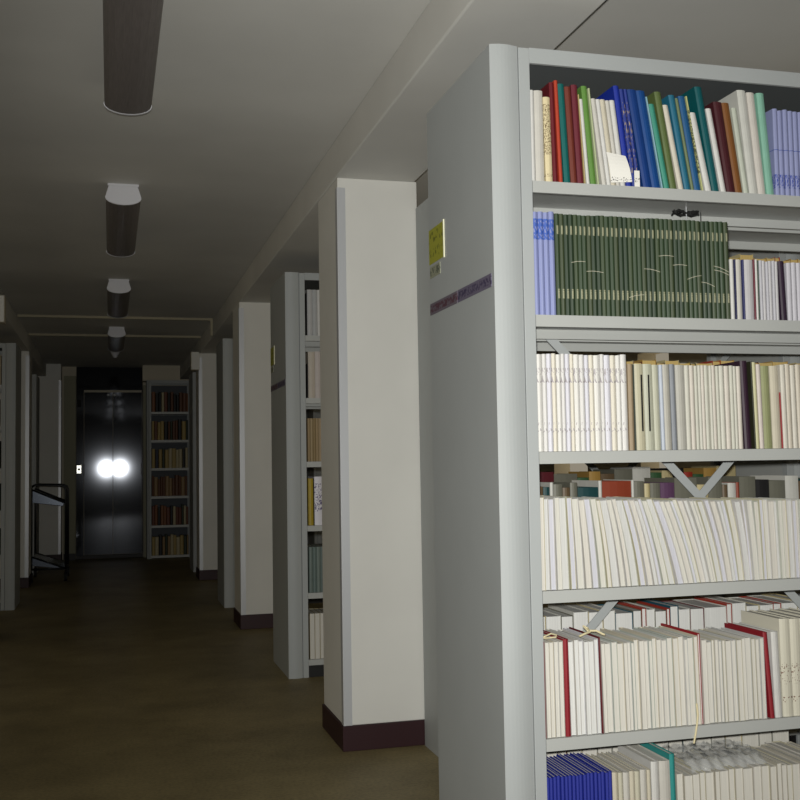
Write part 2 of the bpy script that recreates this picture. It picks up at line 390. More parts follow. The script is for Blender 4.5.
top += [
 ('bright royal blue folder', (16, 46, 184), 628, 633.6, 13.5, .284), ('navy book with a fine gold line', GOLDNAVY, 634.2, 638.6, 13.5, .276), ('narrow navy book with gold lines', GOLDNAVY, 638.8, 643.4, 14, .276),
 ('thick blue book, the left one of the blue pair', (10, 62, 150), 644.4, 653.6, 16.5, .276), ('thick blue book, the right one of the blue pair', (8, 76, 160), 653.8, 662.8, 16.5, .276),
 ('thin pale blue book', (142, 192, 210), 663.2, 665.8, 16.5, .26), ('sea green book', (56, 164, 138), 666, 671.4, 16.5, .24), ('olive green book', (102, 122, 62), 671.8, 679.6, 16.8, .276),
 ('white book between olive and blue ones', (230, 222, 204), 680, 685.2, 16.8, .24), ('steel blue book', (26, 118, 152), 685.8, 692, 16.8, .27), ('narrow green-gold book', (120, 140, 96), 692.4, 695.4, 16.8, .262),
 ('plain mid-blue book', (22, 96, 158), 695.8, 702.6, 16.8, .27), ('olive spine book with dark lettering', OLTXT, 703, 706.8, 17, .27), ('low white book beside the teal folder', W1, 707.2, 713.4, 17.5, .225),
 ('dark teal folder standing taller than its neighbours', (0, 100, 106), 714.2, 721.4, 18.5, .302), ('narrow white book right of the teal folder', W1, 722.6, 728, 16, .24),
 ('dark maroon book', (84, 30, 38), 728.8, 737.2, 14.6, .262), ('golden brown book', (146, 88, 34), 737.6, 744.8, 14.4, .262), ('pale greenish white book', (206, 214, 196), 745.2, 750.6, 12.8, .248),
 ('tall white book', (224, 224, 216), 751, 759.6, 12.6, .302), ('tall off-white book', (228, 222, 212), 760, 767.6, 11.6, .298), ('mint green book', (142, 208, 182), 768.2, 775.6, 10, .298)]
top += run('violet-blue journal with dark blue marks', [V_TOP], 777.5, 830, 10, 2.2, .254)
label_row(fill(0, top, LEV[0]+0.0008), 'the top shelf', 'books and journals on the top shelf of the nearest bookcase')

sec = run('violet-blue journal with blue title marks', [V_LOW], 535.8, 557.8, 4, 2.2, .282)
sec += run('dark green bound volume with two pale gilt bands', lambda i: GREENS[(i*7+i//3) % 4], 558.2, 732.8, 38, 2.3, .278, hj=.0012)
sec += [('low white journal against the green volumes', W1, 733.4, 737.2, 2, .172), ('thin navy journal', (44, 46, 96), 737.4, 738.8, 2, .172), ('low grey-white journal right of the navy one', W2, 739, 745, 2, .172),
        ('thin dark blue journal', (54, 58, 120), 745.2, 747, 2, .172), ('wide pale grey journal', (214, 212, 216), 747.2, 756, 2, .172), ('thin maroon journal', (128, 44, 62), 756.2, 758, 2, .174),
        ('slim white journal between maroon and green', W1, 758.2, 760.6, 2, .174), ('thin dark green journal', (60, 86, 66), 760.8, 762, 2, .172)]
sec += run('low lilac-grey journal', [(206, 204, 214), (214, 212, 216)], 762.2, 781.6, 6, 2, .17)
sec += [('dark purple leaning book', (54, 34, 58), 783.4, 789.4, 4, .172)]
sec += run('low pale grey journal at the far right', [(214, 212, 222)], 790, 832, 8, 2, .168)
label_row(fill(1, sec, LEV[1]+0.0008), 'the second shelf', 'books and journals on the second shelf of the nearest bookcase')

thd = run('white journal with grey spine print', WJ, 539.4, 630.6, 18, 2.2, .262, jit=.25)
thd += [('brown-beige journal', (176, 152, 118), 631.4, 636.6, 2, .238), ('thin dark grey-green journal', (90, 100, 88), 636.8, 638.4, 2, .236),
        ('cream journal with a long black spine strip', (212, 206, 172), 638.6, 647.6, 3, .238), ('greenish cream journal with a black spine strip', (206, 208, 184), 647.8, 656.6, 3, .238),
        ('pale olive-cream journal', (204, 204, 180), 656.8, 663.2, 3, .236), ('narrow bluish white journal', (204, 214, 232), 663.4, 667.2, 3, .236), ('grey-cream journal', (196, 192, 180), 667.4, 674.4, 3, .237),
        ('slate grey journal', (146, 152, 162), 674.6, 679.6, 3, .238), ('light stone journal', (200, 198, 186), 679.8, 688.6, 3, .236)]
thd += run('cream journal with plain spine', [(222, 220, 204), (228, 218, 204), (218, 216, 200)], 689, 746.6, 14, 2.6, .236, jit=.3)
thd += [('very dark purple book', (60, 34, 54), 747.2, 754, 4.5, .25), ('thin black-green book', (52, 54, 34), 756.2, 757.6, 4, .248), ('narrow yellow-cream journal', (216, 212, 160), 758, 761.4, 3.6, .246),
        ('pinkish cream journal', (226, 212, 202), 761.6, 766, 3.6, .24), ('sage green journal', (166, 172, 118), 766.2, 774.4, 3.4, .236), ('pale cream journal beside the sage green one', CR, 774.6, 783.4, 3, .236),
        ('thin red-edged journal', (186, 40, 44), 783.6, 784.8, 3, .16)]
thd += run('cream journal in the right-hand run', [(226, 220, 204), (222, 212, 192)], 785.2, 834, 9, 3, .24)
label_row(fill(2, thd, LEV[2]+0.0008), 'the third shelf', 'books and journals on the third shelf of the nearest bookcase')

def lean4(u):
    pts = [(542, 2), (569, 4.5), (629, 16), (680, 26), (700, 26), (725, 20), (740, 15), (762, 5), (840, 2)]
    for (a, p), (b, q) in zip(pts, pts[1:]):
        if u <= b: return p+(q-p)*(u-a)/(b-a)
    return 2
PG4 = [mat('fore_edge_%d' % i, c, 0.9, noise=0.13, scale=1.0, stretch=(900, 4, 3)) for i, c in enumerate([(204, 200, 192), (200, 200, 198), (196, 196, 205), (204, 202, 194)])]
CV4 = [(222, 216, 182), (228, 224, 214), (222, 224, 210), (234, 232, 230), (228, 226, 220)]
fth = []; u = 542.6; i = 0
while u < 835:
    w = random.uniform(3.6, 8.4) if u < 690 else random.uniform(2.6, 5.6)
    dsc = 'slumped cream journal with yellowed cover edge' if i % 2 == 0 else 'slumped white journal shown by its page edges'
    fth.append((dsc, CV4[(i*3) % 5], u, u+w, lean4(u), (.246-.0001*(u-542))+random.uniform(-.003, .003), 'fore', True, -0.006*min(1, max(0, (lean4(u)-3)/15)), PG4[(i*5+i//4) % 4])); u += w+0.15; i += 1
label_row(fill(3, fth, LEV[3]+0.0008), 'the fourth shelf', 'journals on the fourth shelf')

RED = (168, 22, 36)
fif = [('thin red journal at the very left', RED, 546.2, 548.2, 2, .25, 'fore', False, 0, PAGES)]
fif += run('tied cream journal', [W2, CR, W1], 548.4, 566.6, 4, 2.4, .248, 'fore', True)
fif += [('bright red journal standing among white ones', RED, 567, 572.6, 2.6, .254)]
fif += run('white journal left of the thin dark red one', [W1, W2, (232, 230, 236)], 573, 603, 6, 3.2, .25, 'fore', True, .2, PAGES_W)
fif += [('thin dark red journal', (128, 32, 40), 603.6, 605, 3.4, .254)]
fif += run('white journal in the long middle run', [W2, W1, (206, 214, 204), CR], 605.4, 702.6, 20, 3.4, .238, 'fore', True, .35, PAGES)
fif += [('red-covered journal rising slightly in the middle', (190, 34, 40), 703, 705.2, 3, .246, 'fore', False, 0, PAGES_W)]
fif += run('whitish journal in the right-hand run', [W2, (214, 216, 214), (214, 208, 186)], 705.6, 769.6, 14, 3, .226, 'fore', True, .35, PAGES)
fif += [('leaning red journal near the right', RED, 772, 776.6, 7.5, .238), ('white journal right of the leaning red one', W1, 777.4, 784.6, 4, .238)]
fif += run('thick magazine with small printed marks', [BARCODE], 785.4, 838, 5, 3, .272, 'spine', True)
label_row(fill(4, fif, LEV[4]+0.0008), 'the fifth shelf', 'journals on the fifth shelf')

bot = run('royal blue thin bound journal', [BLUEL], 550.2, 617, 18, 2.4, .276, shared=True)
bot += run('cream journal right of the blue run', [CR, (220, 214, 190), W2], 617.6, 656, 7, 3, .27, 'spine', True, .3)
bot += [('white stapled booklet', W1, 656.6, 664, 3, .29), ('off-white booklet beside the turquoise one', W2, 664.4, 675.4, 3, .29), ('turquoise folder', (38, 164, 160), 676, 681.4, 3.4, .305)]
bot += run('beige journal right of the turquoise folder', [(212, 206, 190), (196, 190, 172), (220, 214, 206), (206, 200, 170)], 682.4, 842, 22, 3, .25, 'fore', True, .35)
label_row(fill(5, bot, LEV[5]+0.0008), 'the bottom shelf', 'books and journals on the bottom shelf of the nearest bookcase')

# black strips on two cream journals, small label strips
for xx, hh in ((sx(2, 644.2), 0), (sx(2, 651.6), 0)):
    o = bx('spine_strip', (-0.0022, 0.0022, -0.0006, 0.0006, -0.078, 0.078), DARKM); o.location = (xx, 2.6330, LEV[2]+0.13); 
    # the strip belongs to the journal behind it
    best = min((q for q in COL.objects if q.get('category') == 'journal' and abs(q.location.z-LEV[2]) < 0.01), key=lambda q: abs(q.location.x-xx))
    loc = o.location.copy(); o.parent = best; o.location = (loc.x-best.location.x, -0.0008, 0.13); o['label'] = 'long black spine strip'

# rear rows on the far side of the same bookcase, seen over the front rows
RC = {'red': (188, 52, 34), 'cream': (214, 196, 140), 'yellow': (206, 176, 62), 'green': (58, 104, 62), 'brown': (112, 88, 60), 'teal': (24, 74, 78), 'grey': (120, 118, 104),
      'white': (222, 220, 212), 'purple': (104, 66, 104), 'maroon': (110, 28, 40), 'rust': (164, 62, 34), 'gold': (196, 150, 66), 'blue': (20, 92, 116), 'black': (34, 32, 34)}
def rear(row, seq, h, x0=1.12, y=3.216, where='', pages=None, face=-1, group=None, hj=0.01, base=None, yo=0):
    items = []; x = x0; z = (base if base is not None else LEV[row])+0.0008
    for nm, w in seq:
        hh = h+random.uniform(-hj, hj)
        items.append((book(x, y, z, w-0.0008, hh, 0.2, cover=cmat(RC[nm]), pages=pages or PAGES, style='spine', face=face), nm+' book', False)); x += w
    label_row(items, where, group)
seq2 = [('cream', .028), ('brown', .03), ('white', .025)]*9+[('red', .03), ('cream', .024), ('yellow', .018), ('green', .012), ('gold', .05), ('cream', .04)]
rear(1, [('cream', .06), ('brown', .06), ('grey', .06), ('white', .06), ('brown', .07), ('cream', .07), ('grey', .07), ('white', .07), ('maroon', .04), ('gold', .05), ('cream', .05), ('green', .04),
         ('cream', .035), ('red', .018), ('cream', .03), ('gold', .02), ('green', .012), ('yellow', .05), ('cream', .05), ('gold', .05), ('cream', .03), ('red', .02), ('cream', .04), ('gold', .03), ('cream', .05), ('green', .02), ('yellow', .04)], .268,
     where='the rear of the second shelf', pages=PAGES_T, group='books on the rear side of the second shelf')
rear(2, [('cream', .05), ('brown', .03), ('gold', .04), ('maroon', .03), ('cream', .04), ('gold', .03), ('brown', .04), ('cream', .06), ('yellow', .04), ('black', .02), ('gold', .05), ('cream', .04),
         ('maroon', .03), ('gold', .05), ('brown', .03), ('cream', .05), ('yellow', .04), ('black', .02), ('cream', .06), ('red', .03), ('gold', .05), ('cream', .06), ('maroon', .03), ('cream', .05), ('gold', .06), ('brown', .03), ('cream', .04), ('red', .02)], .286,
     where='the rear of the third shelf', pages=PAGES_T, group='books on the rear side of the third shelf', hj=.006)
rear(3, [('grey', .05), ('white', .012), ('grey', .03), ('brown', .06), ('teal', .022), ('white', .012), ('grey', .03), ('brown', .025), ('grey', .025), ('teal', .07), ('white', .012), ('rust', .1), ('white', .01), ('grey', .035), ('cream', .02), ('grey', .035),
         ('purple', .05), ('grey', .08), ('cream', .04), ('grey', .05), ('brown', .02), ('white', .03), ('rust', .012), ('grey', .06), ('black', .05), ('grey', .06), ('white', .05), ('brown', .04), ('teal', .03), ('grey', .05)], .272,
     where='the rear of the fourth shelf', y=3.01, face=1, group='books on the rear side of the fourth shelf', hj=.014)
rear(4, [('white', .06), ('maroon', .012), ('white', .04), ('cream', .04), ('white', .05), ('grey', .04), ('white', .05), ('cream', .05), ('white', .04), ('blue', .06), ('grey', .03), ('red', .016),
         ('white', .03), ('grey', .04), ('red', .012), ('blue', .03), ('white', .04), ('maroon', .05), ('white', .08), ('red', .02), ('white', .05), ('cream', .05), ('white', .05), ('red', .03), ('white', .06), ('cream', .05)], .262,
     where='the rear of the fifth shelf', pages=PAGES_W, group='books on the rear side of the fifth shelf', hj=.008)
rear(5, [('white', .05), ('cream', .05), ('grey', .04), ('white', .04), ('maroon', .03), ('cream', .05), ('white', .05), ('grey', .05), ('white', .05), ('cream', .06), ('teal', .03), ('white', .05), ('grey', .05),
         ('blue', .04), ('white', .06), ('grey', .05), ('cream', .06), ('white', .06), ('grey', .05), ('white', .06)], .27, where='the rear of the bottom shelf', group='books on the rear side of the bottom shelf')

# the half-hidden bookcase behind: what shows through the gap over the fourth shelf
items = []; x = 1.45; z = LEV[3]+0.0008
for k, (nm, w) in enumerate([('brown', .05), ('gold', .03), ('cream', .06), ('maroon', .09), ('grey', .1), ('green', .05), ('gold', .05), ('brown', .06), ('grey', .08), ('white', .08), ('green', .05), ('cream', .05),
                             ('black', .05), ('red', .04), ('green', .05), ('gold', .06), ('cream', .09)]):
    items.append((book(x, 3.865, z, w-0.001, .30+random.uniform(-.03, .02), 0.2, cover=cmat(RC[nm]), style='spine'), nm+' book', False)); x += w
label_row(items, 'the hidden bookcase behind', 'books in the bookcase behind')

# second bookcase: the sliver between its post and the white pillar
def sliver(level, lst, where):
    items = []; x = 1.104
    for d, m, w, h, st in lst:
        items.append((book(x, 6.07, LEV[level]+0.0008, w-0.0006, h, 0.2, cover=m if not isinstance(m, tuple) else cmat(m), style=st), d, False)); x += w
    label_row(items, where, 'books in the sliver of the second bookcase')
sliver(0, [('black-edged book', (40, 40, 42), .006, .25, 'spine'), ('greyish white journal', (206, 206, 208), .03, .27, 'spine'), ('light grey journal', (196, 198, 200), .03, .27, 'spine'), ('white journal', W1, .04, .27, 'spine'), ('plain grey journal', (188, 188, 186), .05, .27, 'spine')], 'the top shelf of the second bookcase')
sliver(1, [('black leaning book', (30, 28, 32), .008, .2, 'spine'), ('wide cream book', (214, 202, 186), .04, .27, 'spine'), ('pinkish white book', (216, 204, 198), .04, .272, 'spine'), ('red-topped book', (150, 60, 50), .03, .28, 'spine'), ('off-white book', W2, .05, .27, 'spine')], 'the second shelf of the second bookcase')
sliver(2, [('tan journal', (178, 150, 104), .016, .25, 'spine'), ('sand journal', (190, 164, 118), .016, .25, 'spine'), ('ochre journal', (170, 142, 92), .016, .25, 'spine'), ('buff journal', (186, 158, 112), .016, .25, 'spine'), ('light tan journal', (180, 152, 108), .03, .25, 'spine'), ('brown journal', (160, 130, 90), .05, .25, 'spine')], 'the third shelf of the second bookcase')
sliver(3, [('deep yellow book', (198, 168, 30), .03, .27, 'spine'), ('black-edged white book', (50, 50, 52), .006, .27, 'spine'), ('white book with violet lettering', mat_marks('white_violet_text', (222, 220, 228), (96, 86, 130), [(.08, .24)], .45, (160, 160, 90)), .045, .28, 'spine'), ('pale lilac book', (206, 204, 220), .03, .26, 'spine'), ('dark book', (44, 44, 44), .05, .27, 'spine')], 'the fourth shelf of the second bookcase')
sliver(4, [('grey-green volume', (122, 140, 134), .022, .26, 'spine'), ('dull teal volume', (110, 132, 128), .022, .26, 'spine'), ('sea grey volume', (126, 144, 138), .022, .26, 'spine'), ('slate green volume', (104, 124, 120), .03, .26, 'spine'), ('dark slate volume', (70, 84, 82), .05, .26, 'spine')], 'the fifth shelf of the second bookcase')
sliver(5, [('beige book', (190, 174, 134), .03, .26, 'fore'), ('light beige book', (204, 190, 152), .03, .26, 'fore'), ('straw coloured book', (186, 168, 120), .03, .26, 'fore'), ('khaki book', (160, 146, 108), .06, .26, 'fore')], 'the bottom shelf of the second bookcase')

# simple small books far away
def far_books(x0, x1, y, levels, n, cols, where, group, d=0.18, hmul=0.27, face_from_right=False):
    for r, z in enumerate(levels):
        items = []; x = x0; pal = cols[r % len(cols)]
        while x < x1-0.02:
            w = random.uniform(.7, 1.35)*(x1-x0)/n; w = min(w, x1-x)
            nm, c = random.choice(pal); h = hmul*random.uniform(.82, 1.0); b0 = bmesh.new()
            rr = w*0.2
            prism(b0, [(-w/2+.001, d), (-w/2+.001, rr), (-w/4, 0.001), (0, 0), (w/4, 0.001), (w/2-.001, rr), (w/2-.001, d)], 0, h)
            o = obj('book', b0, cmat(c)); o.location = (x+w/2, y, z+0.0008); items.append((o, nm+' book', False)); x += w
        label_row(items, 'the '+SHELF_NAMES[r]+' '+where, group)
DK = ('black', (30, 30, 34)); BR = ('brown', (120, 72, 44)); RB = ('brick red', (128, 68, 48)); TN = ('tan', (176, 140, 92)); CRM = ('cream', (206, 190, 148)); GR = ('dark green', (52, 66, 44)); OG = ('orange', (156, 96, 58)); YL = ('straw yellow', (196, 168, 92)); NV = ('navy', (36, 44, 70))
far_books(0.545, 1.03, 14.745, FL, 12, [[DK, BR, RB, CRM, OG], [GR, TN, BR, YL, DK], [DK, NV, CRM, YL, GR], [BR, TN, RB, OG, BR], [RB, OG, GR, CRM, DK], [GR, YL, CRM, TN, DK]],
          'beside the lift', 'books in the small bookcase at the end wall', hmul=.28)
far_books(-1.14, -0.922, 9.885, LEV, 7, [[('dark maroon', (92, 30, 36)), DK, CRM], [RB, DK, BR], [('plum', (84, 36, 60)), DK, TN], [DK, NV, BR], [('crimson', (140, 24, 40)), BR, DK], [('crimson', (140, 24, 40)), RB, DK]],
          'at the left edge', 'books in the bookcase at the left edge')

# ------------------------------------------------------------------ small things on the near shelves
PAPER = mat_marks('printed_paper', (234, 232, 226), (90, 90, 92), [(0.012, 0.024)], 0.42, (300, 300, 260), rough=.8)
bm = bmesh.new(); n = 8
x0 = sx(0, 606); x1 = sx(0, 630.5)
top_ = []; ring = []
for k in range(n+1):
    u_ = k/n; zz = 0.004+0.085*u_
    ring.append([(-0.036+0.012*(1-u_), -0.004-0.004*math.sin(math.pi*u_), zz+0.004), (0.038-0.016*u_, -0.004-0.005*math.sin(math.pi*u_)-0.004*(1-u_), zz+0.012*(1-u_)-0.004)])
V = [[bm.verts.new(p) for p in r] for r in ring]; V2 = [[bm.verts.new((p[0], p[1]+0.0012, p[2])) for p in r] for r in ring]
for a, b, c, d in zip(V, V[1:], V2, V2[1:]):
    bm.faces.new((a[0], a[1], b[1], b[0])); bm.faces.new((c[0], d[0], d[1], c[1])); bm.faces.new((a[0], b[0], d[0], c[0])); bm.faces.new((a[1], c[1], d[1], b[1]))
bm.faces.new((V[0][0], V2[0][0], V2[0][1], V[0][1])); bm.faces.new((V[-1][0], V[-1][1], V2[-1][1], V2[-1][0]))
o = obj('paper_sheet', bm, PAPER); o.location = ((x0+x1)/2+0.002, 2.6335, LEV[0]-0.001)
tag(o, 'loose white printed sheet hanging over thin journals on the top shelf', 'paper')
o = bx('paper_slip', (-0.008, 0.008, -0.0006, 0.0006, 0, 0.045), PAPER); o.location = (sx(0, 637.5), 2.633, LEV[0]+0.0008)
tag(o, 'small white paper slip at the foot of the navy books', 'paper')

THREAD = mat('pale_thread', (204, 200, 180), 0.8)
for k, (ua, va, ub, vb) in enumerate([(573, 264, 587, 263), (588, 272.5, 605, 273.5), (646, 269, 662, 272), (661, 256, 676, 256), (675, 265, 689, 265), (689, 279, 703, 275), (703, 281.5, 716, 286), (716, 265, 731, 271), (716, 269, 731, 274), (630, 298, 645, 295)]):
    bm = bmesh.new(); xa, xb = sx(1, ua), sx(1, ub)
    za = LEV[1]+(316.5-va+ (ua-600)*0.02)/358; zb = LEV[1]+(316.5-vb+(ub-600)*0.02)/358
    cx, cz = (xa+xb)/2, (za+zb)/2
    tube(bm, [(xa-cx, 0, za-cz), ((xa-cx)*.3, -0.001, (za-cz)*.3+0.002), ((xb-cx)*.4, -0.001, (zb-cz)*.4+.0015), (xb-cx, 0, zb-cz)], 0.0007, 6)
    o = obj('thread', bm, THREAD); o.location = (cx, 2.6325, cz)
    tag(o, ['pale thread highest on the left part of the green volumes', 'pale thread just below and right of the leftmost one on the green volumes', 'pale thread across the middle of the green volumes', 'topmost short pale thread on the green volumes',
            'level pale thread right of the topmost one on the green volumes', 'rising pale thread on the right part of the green volumes', 'sinking pale thread below the rising one on the green volumes', 'upper of two pale threads at the right end of the green volumes',
            'lower of two pale threads at the right end of the green volumes', 'pale thread near the lower gilt band of the green volumes'][k], 'thread', 'pale threads stuck across the green volumes')

# wire with a knot of black cord under the top shelf
t = thing('wire_hook', (1.665, 2.80, LEV[0]-0.003), 'thin metal wires with a black cord knot hanging under the top shelf', 'hook')
bm = bmesh.new(); tube(bm, [(0, 0, 0), (0, 0, -0.05), (0.004, -0.004, -0.058)], 0.0016); obj('wire', bm, GUARD, t)
bm = bmesh.new(); tube(bm, [(0.085, 0.06, 0), (0.085, 0.06, -0.06)], 0.0018); obj('wire', bm, STRIPG, t)
bm = bmesh.new(); pts = []
for k in range(40):
    a = k*0.9; pts.append((-0.005+0.04*math.sin(a*0.53), 0.012*math.cos(a), -0.020+0.007*math.sin(a*1.7)))
tube(bm, pts, 0.0028, 6); obj('black_cord', bm, RUBBER, t)

# cotton tape bows on the fifth shelf and a tape hanging over its lip
TAPE = mat('cotton_tape', (218, 206, 168), 0.9)
def tape(pts, loc, label, r=0.0022):
    bm = bmesh.new(); tube(bm, pts, r, 6); o = obj('cotton_tape', bm, TAPE); o.location = loc; return tag(o, label, 'tape', 'cotton tapes round the tied journals')
tape([(-.03, .0, .002), (-.02, -.004, .010), (0, .0, .016), (.018, .006, .010), (.02, .012, .004), (.0, .012, .003), (-.02, .006, .004)], (sx(4, 558), 2.66, LEV[4]+.252), 'small cream tape loop on the tied journals at the left of the fifth shelf')
tape([(-.035, .0, .002), (-.015, .004, .008), (.0, .01, .010), (.004, .03, .016), (-.006, .036, .022), (-.002, .02, .012), (.02, .012, .012), (.036, .004, .003), (.04, .0, .002)], (sx(4, 598), 2.655, LEV[4]+.255), 'larger cream tape bow over the white journals on the fifth shelf', .003)
tape([(0, -.003, .06), (.002, -.004, .03), (-.002, -.004, .003), (-.008, -.006, -.02), (-.013, -.004, -.045)], (sx(4, 697), 2.632, LEV[4]), 'cream tape end hanging over the front lip of the fifth shelf', .0028)

# crumpled clear plastic sheet on the bottom row
mp = bpy.data.materials.new('clear_crumpled_plastic'); mp.use_nodes = True
b = mp.node_tree.nodes['Principled BSDF']; b.inputs['Base Color'].default_value = (0.9, 0.92, 0.93, 1); b.inputs['Roughness'].default_value = 0.22; b.inputs['Alpha'].default_value = 0.2
bm = bmesh.new(); NX, NY = 26, 12; g = []
for j in range(NY+1):
    r = []
    for i in range(NX+1):
        x = i/NX*0.24; y = j/NY*0.17
        z = 0.010+0.006*math.sin(i*1.1+j*0.7)*math.cos(j*1.3-i*0.35)+0.004*math.sin(i*2.3+j*1.9)+0.01*j/NY
        if j < 2: z -= (2-j)*0.014
        r.append(bm.verts.new((x+0.004*math.sin(j*2.1), y+0.006*math.sin(i*1.7), max(z, 0.002 if j > 1 else -0.02))))
    g.append(r)
for j in range(NY):
    for i in range(NX): bm.faces.new((g[j][i], g[j][i+1], g[j+1][i+1], g[j+1][i]))
o = obj('plastic_sheet', bm, mp, smooth=True); o.location = (sx(5, 700), 2.655, LEV[5]+0.256)
md = o.modifiers.new('thickness', 'SOLIDIFY'); md.thickness = 0.0006
tag(o, 'crumpled clear plastic sheet lying on top of the beige journals on the bottom shelf', 'plastic sheet')

# ------------------------------------------------------------------ ceiling lamps
def lamp(y0, label):
    t = thing('ceiling_lamp', (0.064, y0, CEIL), label, 'ceiling lamp', 'ceiling lamps over the aisle')
    Ln = 1.36
    def prof(s=1.0, up=0.0):
        p = [(-0.07*s, -0.012-up), (-0.0875*s, -0.07)]
        for k in range(1, 10):
            a = math.pi*k/10; p.append((-0.0875*s*math.cos(a), -0.07-0.036*s*math.sin(a)))
        return p+[(0.0875*s, -0.07), (0.07*s, -0.012-up)]
    bm = bmesh.new(); prism_y(bm, prof(0.965), 0.014, Ln-0.014); obj('diffuser', bm, LIGHTB, t)
    for ya, yb in ((0, 0.0135), (Ln-0.0135, Ln)):
        bm = bmesh.new(); prism_y(bm, prof(1.0), ya, yb); c = obj('end_cap', bm, LIGHTC, t, 0.0)
    bx('mounting_plate', (-0.075, 0.075, 0.0, Ln, -0.0115, 0), LIGHTC, t)
    return t
for y0, l in ((2.64, 'nearest dark tube lamp on the ceiling, cut off by the top of the picture'), (5.38, 'second ceiling lamp from the camera with a pale end cap'),
              (8.12, 'third ceiling lamp, in front of the two conduits'), (10.86, 'farthest ceiling lamp, near the lift end of the aisle')):
    lamp(y0, l)
t = thing('smoke_detector', (0.06, 13.1, CEIL), 'small pale round detector on the ceiling beyond the last lamp', 'smoke detector')
bm = bmesh.new(); bmesh.ops.create_cone(bm, cap_ends=True, segments=20, radius1=.035, radius2=.06, depth=.05, matrix=Matrix.Translation((0, 0, -.025))); obj('housing', bm, LIGHTC, t)
bm = bmesh.new(); bmesh.ops.create_uvsphere(bm, u_segments=16, v_segments=10, radius=.03, matrix=Matrix.Translation((0, 0, -.055))); obj('dome', bm, LIGHTC, t, smooth=True)

# conduits crossing the ceiling
COND = mat('cream_conduit', (160, 152, 128), 0.6)
for k, (y, xl, xr) in enumerate(((10.12, -0.81, 0.940), (11.8-0.3, -0.81, 0.940))):
    bm = bmesh.new(); r = .011
    box(bm, xl, xr, y-r, y+r, CEIL-0.022, CEIL-0.0005)
    if k == 0: box(bm, xr-0.022, xr, y-r, y+r, BEAM+0.0, CEIL-0.022)
    o = obj('conduit', bm, COND); tag(o, ['cream cable conduit crossing the ceiling behind the third lamp and dropping down the right beam', 'fainter cable conduit crossing the ceiling near the last lamp'][k], 'conduit', 'conduits across the ceiling')
for x0_, x1_, y, l in ((0.845, 0.933, 11.6, 'pale square box high beside the far right pillar'), (-0.815, -0.727, 8.0, 'pale square box high on the left beam at the edge of the picture')):
    t = thing('junction_box', (x0_, y, 1.065+H), l, 'junction box', 'boxes on the beams')
    bx('housing', (0, x1_-x0_, 0, .12, 0.0, .195), WALLM, t, .003); bx('lid', (.004, x1_-x0_-.004, -.006, 0, .004, .191), PLASTER, t, .002)

# ------------------------------------------------------------------ end wall: lift doors
LY = WY+0.02
t = thing('lift_entrance', (-0.0025, LY, 0), 'dark steel two-leaf lift entrance at the end of the aisle', 'lift')
for s, xa, xb in ((0, -0.3385, 0.0395), (1, 0.0445, 0.4245)):
    bm = bmesh.new(); n = 10; pts = []
    for i in range(n+1):                                     # the two leaves hang very slightly out of line
        a = i/n; pts.append((xa+(xb-xa)*a, (0.0027 if s == 0 else -0.0087)*(xb-xa)*a+(0 if s == 0 else .0033)))
    pts += [(xb, 0.03), (xa, 0.03)]
    prism(bm, pts, 0.05, 2.27); o = obj('door_leaf', bm, LIFTM, t, smooth=False)
bm = bmesh.new(); box(bm, -0.4415, -0.343, -0.012, 0.03, 0.0, 2.30); box(bm, 0.4265, 0.4415, -0.012, 0.03, 0.0, 2.30); box(bm, -0.4415, 0.4415, -0.012, 0.03, 2.301, 2.615)
obj('surround', bm, LIFTM, t)
o = bx('sill', (-0.4415, 0.4415, -0.05, 0.03, 0.0005, 0.045), DARKM, t); o['label'] = 'black sill'
cp = bx('call_plate', (-0.435, -0.375, -0.020, -0.013, 1.16, 1.27), mat('bright_call_plate', (226, 226, 218), 0.22, metal=0.9), t, .002); cp['label'] = 'bright square call plate'
bm = bmesh.new(); bmesh.ops.create_cone(bm, cap_ends=True, segments=20, radius1=.017, radius2=.017, depth=.006, matrix=Matrix.Translation((-.405, -.024, 1.215)) @ Matrix.Rotation(math.pi/2, 4, 'X')); obj('call_button', bm, DARKM, cp)
o = bx('floor_indicator', (-0.43, -0.38, -0.022, -0.013, 2.07, 2.17), RUBBER, t, .002); o['label'] = 'black floor indicator'
for xx in (-0.02, 0.045+.02):
    bm = bmesh.new(); bmesh.ops.create_uvsphere(bm, u_segments=12, v_segments=8, radius=.022, matrix=Matrix.Translation((xx, -.004, 2.235)) @ Matrix.Diagonal((1, .35, .8, 1))); o = obj('roller_cover', bm, GUARD, t, smooth=True)
for xx in (-0.34, 0.422):
    bm = bmesh.new(); tube(bm, [(xx, -.018, 1.13), (xx, -.018, 1.29)], .007); obj('jamb_glint', bm, GUARD, t, smooth=True)  # short bars added to stand in for glints on the rounded jambs, no handles
# pale jamb pillars either side, masonry over the small bookcase
struct('trim_3', (-0.60, -0.447, 15.0, WY, 0, 1.28+H), mat('jamb_paint', (150, 148, 128), .85))
struct('trim_4', (0.443, 0.476, 15.0, WY, 0, 1.16+H), mat('jamb_paint', (150, 148, 128), .85))
struct('trim_5', (0.43, 0.934, 14.86, WY, 1.208+H, CEIL), WALLM)
t = thing('end_pilaster', (-0.94, 14.78, 0), 'pale pilaster with a bright corner strip left of the lift', 'pilaster')
bx('shaft', (0, .31, 0, .36, .1, CEIL), PLASTER, t, .003)
o = bx('corner_guard', (.282, .3135, -.0035, .0, .101, 2.4), GUARD, t); bx('cap_band', (.0, .31, -.006, -.0005, 2.41, 2.47), PLASTER, t)
bx('skirting', (-.008, .318, -.008, .36, 0, .1), SKIRT, t)
struct('baseboard_end', (-0.60, -0.447, 14.98, 14.999, 0, .09), DARKM)

